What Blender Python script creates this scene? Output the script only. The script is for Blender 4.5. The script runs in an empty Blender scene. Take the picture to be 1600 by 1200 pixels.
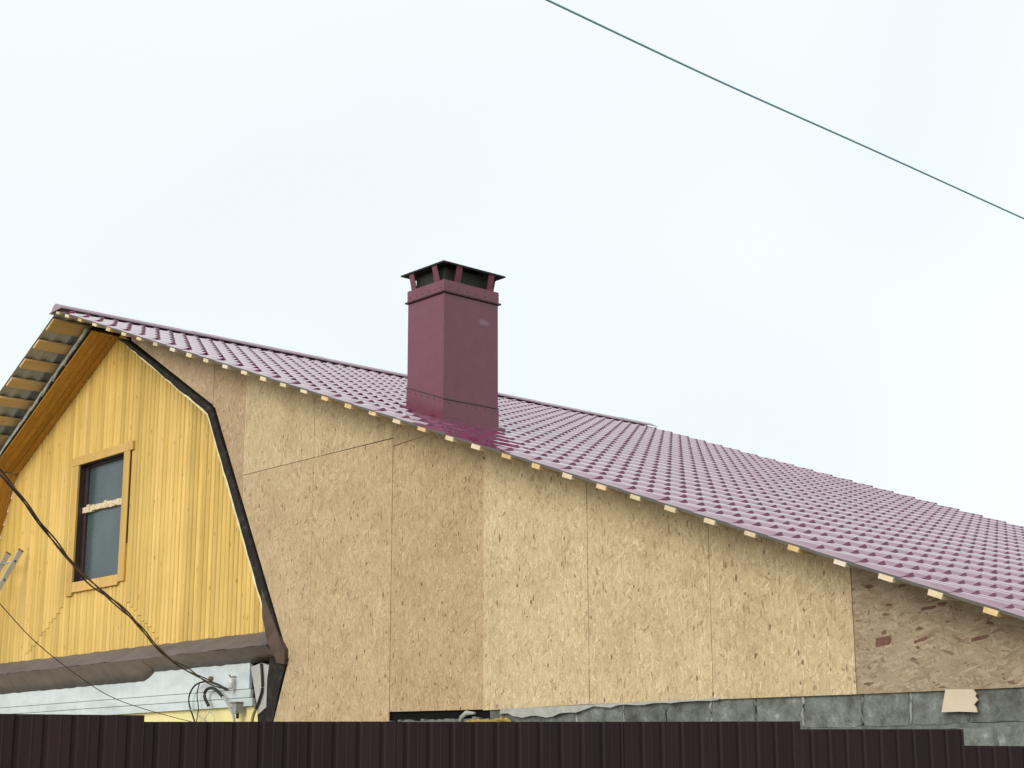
import bpy, math, random
from mathutils import Vector, Matrix

# ------------------------------------------------------------------ camera, sky, sun, exposure
scene = bpy.context.scene
col = scene.collection
cam_data = bpy.data.cameras.new('camera')
cam = bpy.data.objects.new('camera', cam_data)
col.objects.link(cam)
CAM = Vector((10.32465, -8.93233, 1.65))
yaw, pitch, roll = math.radians(41.89536), math.radians(13.60884), math.radians(-0.17946)
vd = Vector((-math.cos(yaw) * math.cos(pitch), math.sin(yaw) * math.cos(pitch), math.sin(pitch)))
vr = vd.cross(Vector((0, 0, 1))).normalized()
vu = vr.cross(vd)
vr, vu = vr * math.cos(roll) + vu * math.sin(roll), vu * math.cos(roll) - vr * math.sin(roll)
cam.matrix_world = Matrix(((vr.x, vu.x, -vd.x, CAM.x), (vr.y, vu.y, -vd.y, CAM.y), (vr.z, vu.z, -vd.z, CAM.z), (0, 0, 0, 1)))
cam_data.sensor_width = 36.0
cam_data.lens = 57.397
cam_data.clip_start = 0.1
cam_data.clip_end = 3000
scene.camera = cam

SUN_EL, SUN_AZ = math.radians(21), math.radians(-74)       # azimuth from +X towards +Y
world = bpy.data.worlds.new('World')
scene.world = world
world.use_nodes = True
nt = world.node_tree
for n in list(nt.nodes):
    nt.nodes.remove(n)
w_out = nt.nodes.new('ShaderNodeOutputWorld')
w_bg = nt.nodes.new('ShaderNodeBackground')
w_sky = nt.nodes.new('ShaderNodeTexSky')
w_sky.sky_type = 'NISHITA'
w_sky.sun_disc = False
w_sky.sun_elevation = SUN_EL
w_sky.sun_rotation = math.pi / 2 - SUN_AZ
w_sky.air_density = 1.0
w_sky.dust_density = 2.0
w_tc = nt.nodes.new('ShaderNodeTexCoord')
w_no = nt.nodes.new('ShaderNodeTexNoise')
w_no.inputs['Scale'].default_value = 2.2
w_no.inputs['Detail'].default_value = 2.5
w_no.inputs['Roughness'].default_value = 0.45
nt.links.new(w_tc.outputs['Generated'], w_no.inputs['Vector'])
w_rp = nt.nodes.new('ShaderNodeValToRGB')                   # thin and thick overcast cloud
w_rp.color_ramp.elements[0].position = 0.40
w_rp.color_ramp.elements[0].color = (0.865, 0.938, 0.957, 1)
w_rp.color_ramp.elements[1].position = 0.66
w_rp.color_ramp.elements[1].color = (0.97, 1.0, 1.0, 1)
# cloud thins out towards the north-east
w_dot = nt.nodes.new('ShaderNodeVectorMath'); w_dot.operation = 'DOT_PRODUCT'
w_dot.inputs[1].default_value = (-0.17, 0.97, 0.17)
nt.links.new(w_tc.outputs['Generated'], w_dot.inputs[0])
w_mr = nt.nodes.new('ShaderNodeMapRange'); w_mr.interpolation_type = 'SMOOTHSTEP'
w_mr.inputs['From Min'].default_value = 0.88; w_mr.inputs['From Max'].default_value = 1.0
w_mr.inputs['To Min'].default_value = -0.03; w_mr.inputs['To Max'].default_value = 0.30
nt.links.new(w_dot.outputs['Value'], w_mr.inputs['Value'])
w_add = nt.nodes.new('ShaderNodeMath'); w_add.operation = 'ADD'
nt.links.new(w_no.outputs['Fac'], w_add.inputs[0]); nt.links.new(w_mr.outputs['Result'], w_add.inputs[1])
nt.links.new(w_add.outputs[0], w_rp.inputs['Fac'])
w_mul = nt.nodes.new('ShaderNodeVectorMath')
w_mul.operation = 'SCALE'
w_mul.inputs['Scale'].default_value = 11.0
nt.links.new(w_rp.outputs['Color'], w_mul.inputs[0])
w_mix = nt.nodes.new('ShaderNodeMix')
w_mix.data_type = 'RGBA'
w_mix.inputs['Factor'].default_value = 0.94
nt.links.new(w_sky.outputs['Color'], w_mix.inputs['A'])
nt.links.new(w_mul.outputs['Vector'], w_mix.inputs['B'])
nt.links.new(w_mix.outputs['Result'], w_bg.inputs['Color'])
w_bg.inputs['Strength'].default_value = 0.07
nt.links.new(w_bg.outputs['Background'], w_out.inputs['Surface'])

sun_data = bpy.data.lights.new('sun', 'SUN')
sun_data.energy = 1.5
sun_data.angle = math.radians(35)
sun_data.color = (1.0, 0.96, 0.9)
sun = bpy.data.objects.new('sun', sun_data)
col.objects.link(sun)
sd = Vector((math.cos(SUN_EL) * math.cos(SUN_AZ), math.cos(SUN_EL) * math.sin(SUN_AZ), math.sin(SUN_EL)))
sun.rotation_euler = sd.to_track_quat('Z', 'Y').to_euler()
sun.location = (8, -12, 20)

scene.view_settings.view_transform = 'Standard'
scene.view_settings.look = 'None'
scene.view_settings.exposure = 0.47
scene.view_settings.gamma = 1.0
scene.view_settings.use_curve_mapping = False

rng = random.Random(7)

# ------------------------------------------------------------------ material helpers
class NG:
    def __init__(self, name):
        self.m = bpy.data.materials.new(name)
        self.m.use_nodes = True
        self.t = self.m.node_tree
        self.b = self.t.nodes['Principled BSDF']
        self.pos = self.new('ShaderNodeNewGeometry').outputs['Position']
        self.info = self.new('ShaderNodeObjectInfo')
    def new(self, kind):
        return self.t.nodes.new(kind)
    def link(self, a, b):
        self.t.links.new(a, b)
    def val(self, sock, v):
        if hasattr(v, 'is_output'):
            self.link(v, sock)
        else:
            sock.default_value = v
    def math(self, op, a, b=0.0, clamp=False):
        n = self.new('ShaderNodeMath'); n.operation = op; n.use_clamp = clamp
        self.val(n.inputs[0], a); self.val(n.inputs[1], b)
        return n.outputs[0]
    def mapping(self, scale=(1, 1, 1), rot=(0, 0, 0), loc=(0, 0, 0), vec=None):
        n = self.new('ShaderNodeMapping')
        n.inputs['Scale'].default_value = scale; n.inputs['Rotation'].default_value = rot
        self.val(n.inputs['Location'], loc)
        self.link(vec or self.pos, n.inputs['Vector'])
        return n.outputs['Vector']
    def noise(self, scale, detail=3, rough=0.55, vec=None, dist=0.0):
        n = self.new('ShaderNodeTexNoise')
        n.inputs['Scale'].default_value = scale; n.inputs['Detail'].default_value = detail
        n.inputs['Roughness'].default_value = rough; n.inputs['Distortion'].default_value = dist
        self.link(vec or self.pos, n.inputs['Vector'])
        return n.outputs['Fac']
    def voro(self, scale, vec=None, out='Color', rand=1.0):
        n = self.new('ShaderNodeTexVoronoi')
        n.inputs['Scale'].default_value = scale; n.inputs['Randomness'].default_value = rand
        self.link(vec or self.pos, n.inputs['Vector'])
        return n.outputs[out]
    def ramp(self, fac, stops, interp='LINEAR'):
        n = self.new('ShaderNodeValToRGB'); cr = n.color_ramp; cr.interpolation = interp
        while len(cr.elements) < len(stops):
            cr.elements.new(0.5)
        for e, (p, c) in zip(cr.elements, stops):
            e.position = p
            e.color = (c, c, c, 1) if isinstance(c, (int, float)) else tuple(c) + (1,)
        self.val(n.inputs['Fac'], fac)
        return n.outputs['Color']
    def mix(self, fac, a, b, mode='MIX'):
        n = self.new('ShaderNodeMix'); n.data_type = 'RGBA'; n.blend_type = mode
        self.val(n.inputs['Factor'], fac)
        for s, v in ((n.inputs['A'], a), (n.inputs['B'], b)):
            self.val(s, tuple(v) + (1,) if isinstance(v, tuple) and len(v) == 3 else v)
        return n.outputs['Result']
    def sep(self, c):
        n = self.new('ShaderNodeSeparateXYZ'); self.link(c, n.inputs[0]); return n.outputs
    def bump(self, h, strength=0.3, dist=0.01):
        n = self.new('ShaderNodeBump')
        n.inputs['Strength'].default_value = strength; n.inputs['Distance'].default_value = dist
        self.link(h, n.inputs['Height']); self.link(n.outputs['Normal'], self.b.inputs['Normal'])
    def done(self, color, rough=0.7, spec=0.4, metal=0.0):
        self.val(self.b.inputs['Base Color'], tuple(color) + (1,) if isinstance(color, tuple) and len(color) == 3 else color)
        self.val(self.b.inputs['Roughness'], rough)
        self.val(self.b.inputs['Specular IOR Level'], spec)
        self.b.inputs['Metallic'].default_value = metal
        return self.m

def plain(name, color, rough=0.7, spec=0.4, var=0.15, scale=6.0, metal=0.0, bump=0.0):
    g = NG(name)
    n = g.noise(scale, 4)
    f = g.ramp(n, [(0.25, 1 - var), (0.75, 1 + var)])
    c = g.mix(1.0, tuple(color), f, 'MULTIPLY')
    if bump:
        g.bump(n, bump, 0.02)
    return g.done(c, rough, spec, metal)

def mat_osb(brown=False):
    g = NG('brown strand board' if brown else 'oriented strand board')
    warp = g.noise(3.0, 2)
    base = None
    pal = [(0.0, (0.34, 0.245, 0.145)), (0.05, (0.465, 0.365, 0.225)), (0.3, (0.53, 0.427, 0.270)), (0.6, (0.575, 0.468, 0.300)), (0.9, (0.62, 0.515, 0.342)), (1.0, (0.70, 0.605, 0.43))]
    lay = [(0.08, 44, 11, 1.0), (0.62, 52, 13, 0.5), (-0.55, 52, 13, 0.5), (0.3, 70, 15, 0.48), (-0.22, 76, 15, 0.45), (0.9, 70, 17, 0.30), (-0.95, 70, 17, 0.28), (0.05, 92, 18, 0.35)]
    if brown:
        pal = [(0.0, (0.25, 0.155, 0.10)), (0.06, (0.38, 0.275, 0.18)), (0.35, (0.45, 0.345, 0.225)), (0.7, (0.49, 0.385, 0.255)), (1.0, (0.57, 0.465, 0.325))]
        lay = [(1.45, 34, 8, 1.0), (0.9, 38, 10, 0.5), (-0.9, 38, 10, 0.5), (1.5, 52, 11, 0.45), (0.3, 52, 12, 0.35), (1.2, 60, 13, 0.4), (-1.3, 70, 14, 0.35)]
    for i, (rot, sx, sz, cover) in enumerate(lay):
        # strands lie in the XZ plane: rotate about Y, squeeze X
        v = g.mapping(rot=(0, rot, 0), loc=(i * 3.7, 0, i * 1.9))
        v = g.mapping(scale=(sx, 0.001, sz), vec=v)
        nz = g.new('ShaderNodeTexNoise'); nz.inputs['Scale'].default_value = 1.3; nz.inputs['Detail'].default_value = 2
        g.link(v, nz.inputs['Vector'])
        wv = g.new('ShaderNodeVectorMath'); wv.operation = 'MULTIPLY_ADD'
        g.link(nz.outputs['Color'], wv.inputs[0]); wv.inputs[1].default_value = (0.45, 0, 0.3); g.link(v, wv.inputs[2])
        s = g.sep(g.voro(1.0, vec=wv.outputs[0]))
        c = g.ramp(s[0], pal)
        if base is None:
            base, hgt = c, s[2]
        else:
            m = g.math('LESS_THAN', s[1], cover)
            base = g.mix(m, base, c)
            hgt = g.math('ADD', g.math('MULTIPLY', hgt, 0.6), g.math('MULTIPLY', s[2], m))
    # sparse dark bark flakes and resin spots
    v = g.mapping(scale=(18, 0.001, 50) if brown else (70, 0.001, 32), rot=(0, 0.1, 0))
    s = g.sep(g.voro(1.0, vec=v))
    thr = 0.993 if brown else 0.994
    fl = g.math('GREATER_THAN', s[0], thr)
    base = g.mix(g.math('MULTIPLY', fl, 0.75), base, (0.15, 0.055, 0.035))
    fine = g.ramp(g.noise(70, 3), [(0.3, 0.86), (0.7, 1.12)])
    base = g.mix(1.0, base, fine, 'MULTIPLY')
    big = g.ramp(g.noise(2.3, 4, 0.65), [(0.28, (0.86, 0.83, 0.80)), (0.5, (1.0, 0.99, 0.98)), (0.72, (1.09, 1.09, 1.09))])
    base = g.mix(1.0, base, big, 'MULTIPLY')
    base = g.mix(1.0, base, g.info.outputs['Color'], 'MULTIPLY')
    g.bump(hgt, 0.14, 0.004)
    return g.done(base, 0.75, 0.25)

def mat_pine(name, a, b, knot=(0.25, 0.11, 0.02), axis='Z', rough=0.5):
    g = NG(name)
    rnd = g.info.outputs['Random']
    off = g.new('ShaderNodeCombineXYZ')
    for i in range(3):
        g.link(g.math('MULTIPLY', rnd, 37.0 + 11 * i), off.inputs[i])
    sc = {'Z': (26, 26, 1.1), 'Y': (26, 1.1, 26), 'X': (1.1, 26, 26), 'S': (5, 26, 5)}[axis]
    n = g.noise(1.0, 4, 0.6, vec=g.mapping(scale=sc, loc=off.outputs[0]), dist=0.6)
    c = g.mix(g.ramp(n, [(0.3, 0.0), (0.72, 1.0)]), tuple(a), tuple(b))
    tone = g.ramp(rnd, [(0.0, (0.80, 0.80, 0.74)), (0.3, (0.97, 0.96, 0.9)), (0.6, (1.0, 1.0, 1.0)), (0.85, (1.10, 1.08, 1.1)), (1.0, (1.06, 1.1, 1.45))])
    c = g.mix(1.0, c, tone, 'MULTIPLY')
    ks = {'Z': (11, 11, 3.6), 'Y': (11, 3.6, 11), 'X': (3.6, 11, 11), 'S': (6, 11, 6)}[axis]
    d = g.voro(1.0, vec=g.mapping(scale=ks, loc=off.outputs[0]), out='Distance')
    k = g.ramp(d, [(0.05, 1.0), (0.13, 0.0)])
    c = g.mix(g.math('MULTIPLY', k, 0.75), c, tuple(knot))
    stain = g.ramp(g.noise(1.3, 3), [(0.3, 0.93), (0.65, 1.04)])
    c = g.mix(1.0, c, stain, 'MULTIPLY')
    g.bump(n, 0.12, 0.004)
    return g.done(c, rough, 0.4)

def mat_metal_paint(name, color, rough=0.3, wob=0.06, scuff=None, coat=0.0, crough=0.1, cior=1.6, spec=0.5):
    g = NG(name)
    n = g.noise(2.6, 1)
    d = g.noise(9, 2)
    c = g.mix(g.ramp(d, [(0.35, 0.0), (0.8, 0.35)]), tuple(color), tuple(min(1, x * 1.5 + 0.012) for x in color))
    if scuff:
        # pale scuff mark on the flue side
        v = g.mapping(scale=(0.001, 1 / scuff[3], 1 / scuff[4]), loc=(0, -scuff[1] / scuff[3], -scuff[2] / scuff[4]))
        ln = g.new('ShaderNodeVectorMath'); ln.operation = 'LENGTH'; g.link(v, ln.inputs[0])
        k = g.ramp(g.math('ADD', ln.outputs['Value'], g.math('MULTIPLY', g.math('SUBTRACT', d, 0.5), 1.0)), [(0.5, 0.5), (1.1, 0.0)])
        c = g.mix(k, c, (0.24, 0.14, 0.19))
    g.bump(n, wob, 0.08)
    r = g.ramp(d, [(0.3, rough * 0.85), (0.7, rough * 1.25)])
    g.b.inputs['Coat Weight'].default_value = coat
    g.b.inputs['Coat Roughness'].default_value = crough
    g.b.inputs['Coat IOR'].default_value = cior
    return g.done(c, r, spec)

def mat_concrete():
    g = NG('grey concrete block')
    v = g.new('ShaderNodeVectorMath'); v.operation = 'ADD'
    cx = g.new('ShaderNodeCombineXYZ'); g.link(g.math('MULTIPLY', g.info.outputs['Random'], 20.0), cx.inputs[0])
    g.link(g.pos, v.inputs[0]); g.link(cx.outputs[0], v.inputs[1])
    n = g.noise(9, 5, 0.6, vec=v.outputs[0]); f = g.noise(60, 3)
    c = g.ramp(n, [(0.30, (0.085, 0.089, 0.078)), (0.45, (0.140, 0.149, 0.132)), (0.6, (0.190, 0.204, 0.187)), (0.75, (0.35, 0.37, 0.34))])
    c = g.mix(1.0, c, g.ramp(f, [(0.3, 0.8), (0.7, 1.15)]), 'MULTIPLY')
    c = g.mix(1.0, c, g.ramp(g.info.outputs['Random'], [(0, 0.8), (1, 1.15)]), 'MULTIPLY')
    g.bump(f, 0.35, 0.01)
    return g.done(c, 0.9, 0.2)

def mat_felt():
    g = NG('weathered roofing felt')
    n = g.noise(11, 5, 0.65)
    c = g.ramp(n, [(0.25, (0.008, 0.007, 0.006)), (0.55, (0.024, 0.019, 0.016)), (0.78, (0.075, 0.062, 0.053))])
    g.bump(n, 0.6, 0.03)
    return g.done(c, 0.85, 0.25)

def mat_white():
    g = NG('dirty white paint')
    n = g.noise(1.0, 4, vec=g.mapping(scale=(2.2, 2.2, 5.0)))
    s = g.noise(1.0, 4, vec=g.mapping(scale=(14, 14, 1.3)))
    c = g.ramp(n, [(0.3, (0.46, 0.52, 0.53)), (0.6, (0.62, 0.68, 0.69))])
    c = g.mix(1.0, c, g.ramp(s, [(0.3, 0.95), (0.6, 1.0)]), 'MULTIPLY')
    return g.done(c, 0.55, 0.4)

def mat_skirt(name, a, b):
    g = NG(name)
    n = g.noise(3.0, 4); s = g.noise(1.0, 3, vec=g.mapping(scale=(9, 9, 1.5), rot=(0, 0.5, 0)))
    c = g.mix(g.ramp(n, [(0.3, 0), (0.7, 1)]), a, b)
    c = g.mix(1.0, c, g.ramp(s, [(0.35, 0.85), (0.65, 1.08)]), 'MULTIPLY')
    g.bump(g.noise(4.5, 2), 0.3, 0.05)
    return g.done(c, 0.5, 0.35)

def mat_fence():
    g = NG('dark brown fence paint')
    n = g.noise(1.0, 3, vec=g.mapping(scale=(9, 9, 0.8)))
    c = g.ramp(n, [(0.3, (0.018, 0.0098, 0.010)), (0.7, (0.028, 0.016, 0.0165))])
    dots = g.voro(7.0, out='Distance')
    c = g.mix(g.ramp(dots, [(0.03, 0.5), (0.05, 0.0)]), c, (0.10, 0.085, 0.085))
    return g.done(c, g.ramp(n, [(0.3, 0.5), (0.7, 0.65)]), 0.15)

def mat_ground():
    g = NG('pale sandy soil')
    n = g.noise(0.6, 5); f = g.noise(12, 4)
    c = g.mix(g.ramp(n, [(0.42, 0), (0.58, 1)]), (0.36, 0.325, 0.265), (0.28, 0.26, 0.19))  # unseen ground, made pale to bounce light up under the eaves
    c = g.mix(1.0, c, g.ramp(f, [(0.3, 0.7), (0.7, 1.25)]), 'MULTIPLY')
    g.bump(f, 0.6, 0.05)
    return g.done(c, 0.95, 0.1)

def mat_glass():
    g = NG('dusty window glass')
    n = g.noise(1.0, 4, vec=g.mapping(scale=(2.5, 2.5, 1.2))); f = g.noise(25, 3)
    c = g.mix(g.ramp(n, [(0.3, 0), (0.7, 1)]), (0.042, 0.066, 0.073), (0.072, 0.100, 0.106))  # uneven tone paints a reflection gradient into the hazy glass colour
    return g.done(c, g.ramp(f, [(0.3, 0.12), (0.7, 0.3)]), 0.5)

M = dict(
    osb=mat_osb(), osb_brown=mat_osb(True),
    plank=mat_pine('yellow stained pine', (0.62, 0.395, 0.085), (0.76, 0.535, 0.16)),
    soffit=mat_pine('orange varnished pine', (0.40, 0.185, 0.022), (0.54, 0.28, 0.042), axis='S'),
    casing=mat_pine('yellow casing pine', (0.52, 0.31, 0.07), (0.66, 0.43, 0.13)),
    batten=mat_pine('raw pine batten', (0.60, 0.48, 0.30), (0.76, 0.64, 0.44), axis='Y', rough=0.7),
    batten_old=mat_pine('orange raw pine', (0.58, 0.39, 0.17), (0.74, 0.53, 0.27), axis='Y', rough=0.7),
    tile=mat_metal_paint('burgundy roof paint', (0.155, 0.009, 0.060), 0.14, 0.02, coat=1.0, crough=0.04, cior=2.15, spec=0.8),
    tile_back=plain('grey sheet back coat', (0.40, 0.42, 0.42), 0.6, 0.3, 0.1),
    verge=plain('dull verge trim', (0.11, 0.10, 0.09), 0.7, 0.3),
    flue=mat_metal_paint('burgundy flue paint', (0.118, 0.0120, 0.036), 0.26, 0.14, coat=0.4, crough=0.14, scuff=(0, 0.936, 5.909, 0.085, 0.035)),
    flue_dark=mat_metal_paint('dark burgundy paint', (0.045, 0.012, 0.016), 0.4, 0.1),
    cap_under=plain('dark cap underside', (0.028, 0.030, 0.028), 0.7, 0.3),  # near-black for the cap's underside and the flue core
    felt=mat_felt(),
    flap=plain('brown felt flap', (0.085, 0.055, 0.042), 0.8, 0.3, 0.35, 9, bump=0.4),
    cream=plain('cream edge strip', (0.72, 0.62, 0.36), 0.7, 0.3, 0.2, 14),
    slate=plain('grey slate edge', (0.46, 0.46, 0.42), 0.9, 0.2, 0.3, 16, bump=0.4),
    skirt_top=mat_skirt('grey brown skirt sheet', (0.095, 0.083, 0.092), (0.140, 0.126, 0.138)),
    skirt_under=mat_skirt('brown skirt underside', (0.145, 0.112, 0.096), (0.205, 0.162, 0.140)),
    white=mat_white(),
    wall=plain('cream wall paint', (0.78, 0.68, 0.34), 0.8, 0.3, 0.08, 5),
    glass=mat_glass(),
    sash=plain('brown sash paint', (0.045, 0.028, 0.025), 0.5, 0.4),
    bar=plain('foamed crossbar', (0.66, 0.55, 0.36), 0.8, 0.2, 0.25, 30, bump=0.5),
    concrete=mat_concrete(),
    mortar=plain('grey green mortar', (0.15, 0.16, 0.143), 0.95, 0.15, 0.35, 14, bump=0.5),
    film=plain('grey film', (0.34, 0.34, 0.31), 0.6, 0.3, 0.2, 12, bump=0.3),
    foam=plain('yellow foam', (0.33, 0.24, 0.075), 0.9, 0.2, 0.35, 30, bump=0.8),
    pale=plain('pale board', (0.60, 0.50, 0.37), 0.8, 0.2, 0.06, 10),
    returnp=plain('grey membrane', (0.40, 0.40, 0.37), 0.7, 0.3, 0.15, 6, bump=0.3),
    fence=mat_fence(), fence_back=plain('fence back coat', (0.12, 0.11, 0.11), 0.7, 0.3),
    steel=plain('galvanised steel', (0.30, 0.31, 0.30), 0.5, 0.5, 0.25, 20, metal=0.4),
    rust=plain('rusty bracket', (0.20, 0.15, 0.11), 0.8, 0.3, 0.4, 40),
    alu=plain('dull aluminium', (0.46, 0.47, 0.45), 0.45, 0.5, 0.12, 9, metal=0.3),
    porcelain=plain('porcelain', (0.62, 0.62, 0.57), 0.3, 0.5, 0.1),
    black=plain('black cable sheath', (0.014, 0.014, 0.016), 0.5, 0.4),
    brownwire=plain('dark brown wire', (0.05, 0.035, 0.028), 0.6, 0.3),
    bark=plain('brown bark flake', (0.17, 0.085, 0.06), 0.8, 0.2, 0.35, 40),
    redwire=plain('brown red cable sheath', (0.16, 0.055, 0.03), 0.5, 0.4),
    bluewire=plain('blue green cable sheath', (0.16, 0.36, 0.42), 0.5, 0.4),
    greywire=plain('grey cable sheath', (0.36, 0.37, 0.35), 0.5, 0.4),
    dark=plain('dark void', (0.008, 0.008, 0.008), 0.9, 0.1),
    block_plain=plain('block wall', (0.17, 0.19, 0.17), 0.9, 0.2),
    ground=mat_ground(),
)

# ------------------------------------------------------------------ mesh helpers
class MB:
    def __init__(self):
        self.v, self.f, self.mi, self.sm = [], [], [], []
    def face(self, idx, mi=0, smooth=False):
        self.f.append(tuple(idx)); self.mi.append(mi); self.sm.append(smooth)
    def add(self, pts):
        k = len(self.v); self.v.extend(tuple(p) for p in pts); return k
    def box(self, x0, x1, y0, y1, z0, z1, mi=0):
        self.hexa([(x0, y0, z0), (x1, y0, z0), (x1, y1, z0), (x0, y1, z0), (x0, y0, z1), (x1, y0, z1), (x1, y1, z1), (x0, y1, z1)], mi)
    def hexa(self, p, mi=0):
        k = self.add(p)
        for q in ((0, 3, 2, 1), (4, 5, 6, 7), (0, 1, 5, 4), (1, 2, 6, 5), (2, 3, 7, 6), (3, 0, 4, 7)):
            self.face([k + i for i in q], mi)
    def prism(self, poly, y0, y1, mi=0, inset=0.0):
        """polygon in XZ (counter-clockwise seen from -Y) given depth along Y; inset chamfers the front edges sideways"""
        n = len(poly)
        rings = [[(x, y1, z) for x, z in poly]]
        if inset:
            xa, xb = min(p[0] for p in poly), max(p[0] for p in poly)
            xc = (xa + xb) / 2; s = max(0.0, (xb - xa - 2 * inset) / (xb - xa))
            rings.append([(x, y0 + inset * 1.3, z) for x, z in poly])
            rings.append([(xc + (x - xc) * s, y0, z) for x, z in poly])
        else:
            rings.append([(x, y0, z) for x, z in poly])
        ks = [self.add(r) for r in rings]
        self.face([ks[0] + i for i in reversed(range(n))], mi)
        self.face([ks[-1] + i for i in range(n)], mi)
        for a, b in zip(ks, ks[1:]):
            for i in range(n):
                j = (i + 1) % n
                self.face((a + i, a + j, b + j, b + i), mi)
    def tube(self, pts, r, n=6, mi=0, smooth=True, cap=True):
        pts = [Vector(p) for p in pts]
        rad = r if isinstance(r, list) else [r] * len(pts)
        base = []
        up = Vector((0, 0, 1))
        for i, p in enumerate(pts):
            t = (pts[min(i + 1, len(pts) - 1)] - pts[max(i - 1, 0)]).normalized()
            a = t.cross(up)
            if a.length < 1e-3:
                a = t.cross(Vector((0, 1, 0)))
            a.normalize(); b = a.cross(t)
            base.append(self.add([p + (a * math.cos(2 * math.pi * k / n) + b * math.sin(2 * math.pi * k / n)) * rad[i] for k in range(n)]))
        for a, b in zip(base, base[1:]):
            for k in range(n):
                l = (k + 1) % n
                self.face((a + k, a + l, b + l, b + k), mi, smooth)
        if cap:
            self.face([base[0] + k for k in reversed(range(n))], mi)
            self.face([base[-1] + k for k in range(n)], mi)
    def mesh(self, name, mats, origin=(0, 0, 0)):
        me = bpy.data.meshes.new(name)
        o = origin
        me.from_pydata([(x - o[0], y - o[1], z - o[2]) for x, y, z in self.v], [], self.f)
        for m in (mats if isinstance(mats, (list, tuple)) else [mats]):
            me.materials.append(m)
        me.polygons.foreach_set('material_index', self.mi)
        me.polygons.foreach_set('use_smooth', self.sm)
        me.update()
        return me
    def build(self, name, mats, parent=None, origin=None, loc=None):
        """vertices are world coordinates; origin is the world point that becomes the object's origin"""
        porg = Vector(parent['world_origin']) if parent else Vector((0, 0, 0))
        org = Vector(origin) if origin is not None else (porg if parent else Vector((0, 0, 0)))
        return put(name, self.mesh(name, mats, org), parent, org)

def put(name, me, parent, org):
    ob = bpy.data.objects.new(name, me)
    col.objects.link(ob)
    porg = Vector(parent['world_origin']) if parent else Vector((0, 0, 0))
    ob.parent = parent
    ob.location = Vector(org) - porg
    ob['world_origin'] = tuple(org)
    return ob

def empty(name, loc):
    ob = bpy.data.objects.new(name, None)
    col.objects.link(ob)
    ob.location = loc; ob.empty_display_size = 0.3
    ob['world_origin'] = tuple(loc)
    return ob

def tag(o, label=None, cat=None, group=None, kind=None):
    if label: o['label'] = label
    if cat: o['category'] = cat
    if group: o['group'] = group
    if kind: o['kind'] = kind
    return o

def smooth_path(pts, sub=6):
    pts = [Vector(p) for p in pts]
    q = [2 * pts[0] - pts[1]] + pts + [2 * pts[-1] - pts[-2]]
    out = []
    for i in range(1, len(q) - 2):
        a, b, c, d = q[i - 1:i + 3]
        for s in range(sub):
            t = s / sub
            out.append(0.5 * ((2 * b) + (c - a) * t + (2 * a - 5 * b + 4 * c - d) * t * t + (3 * b - a - 3 * c + d) * t ** 3))
    out.append(pts[-1])
    return out

# ------------------------------------------------------------------ ground
g = MB()
N = 24
for i in range(N + 1):
    for j in range(N + 1):
        x = (i / N - 0.5); y = (j / N - 0.5)
        g.v.append((x * abs(x) * 4000, y * abs(y) * 4000, 0))
for i in range(N):
    for j in range(N):
        k = i * (N + 1) + j
        g.face((k, k + N + 1, k + N + 2, k + 1), 0, True)
tag(g.build('ground', M['ground']), kind='structure')

# ------------------------------------------------------------------ the house
HOUSE = (-2.0, 4.5, 0.0)
house = tag(empty('house', HOUSE), 'half-built house with yellow plank gable, chipboard wall and burgundy tiled roof', 'house')

RIDGE_X, BACK = -7.37, 9.9
FRONT = -0.40                               # front edge of the new roof
def roof_z(x):                              # top of the battens on the right-hand slope
    return 4.453 - 0.3645 * x
RZ = roof_z(RIDGE_X)
def roof_zl(x):
    return RZ - 0.51 * (RIDGE_X - x)
YW = 0.42                                   # face of the plank gable

# outline of the old gambrel gable (inner line, on the plank wall)
GAMB = [(-11.22, 3.10), (-9.90, 5.62), (-7.30, 6.99), (-4.46, 5.50), (-3.22, 3.10)]
def gamb_z(x):
    for (xa, za), (xb, zb) in zip(GAMB, GAMB[1:]):
        if xa <= x <= xb:
            return za + (zb - za) * (x - xa) / (xb - xa)
    return 3.10
WX0, WX1, WZ0, WZ1 = -8.15, -7.01, 4.005, 5.465

def add_plank(x0, x1, z0, top, y=YW, z1=None):
    if z1 is None:
        pts = [(x0, z0), (x1, z0)]
        zt1, zt0 = gamb_z(x1) - 0.01, gamb_z(x0) - 0.01
        if max(zt0, zt1) - z0 < 0.03:
            return
        pts.append((x1, max(zt1, z0 + 0.004)))
        for gx, gz in reversed(GAMB):
            if x0 + 1e-4 < gx < x1 - 1e-4:
                pts.append((gx, gz - 0.01))
        pts.append((x0, max(zt0, z0 + 0.004)))
    else:
        pts = [(x0, z0), (x1, z0), (x1, z1), (x0, z1)]
    m = MB(); m.prism(pts, y, y + 0.022, inset=0.007)
    m.build('plank', M['plank'], house, origin=((x0 + x1) / 2, y, z0))

PW = 0.0875
x = -11.2
while x < -3.25:
    x0, x1 = x + 0.0066, x + PW - 0.0066
    xc = x + PW / 2
    y = YW + rng.uniform(-0.0015, 0.0015)
    zb = 3.09
    split = None
    if -9.40 < xc < -8.36:
        split = 3.753 + (xc + 8.368) * 0.577 + rng.uniform(-0.02, 0.02)
    elif -6.83 < xc < -6.0:
        split = 3.667 - (xc + 6.819) * 0.607 + rng.uniform(-0.02, 0.02)
    in_window = x1 > WX0 - 0.005 and x0 < WX1 + 0.005
    if in_window:
        add_plank(x0, x1, zb, None, y + 0.004, z1=WZ0 - 0.02)
        add_plank(x0, x1, WZ1 + 0.02, None, y)
    elif split:
        add_plank(x0, x1, zb, None, y + 0.006, z1=split - 0.0025)
        add_plank(x0, x1, split + 0.0025, None, y)
    else:
        add_plank(x0, x1, zb, None, y)
    x += PW

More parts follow.
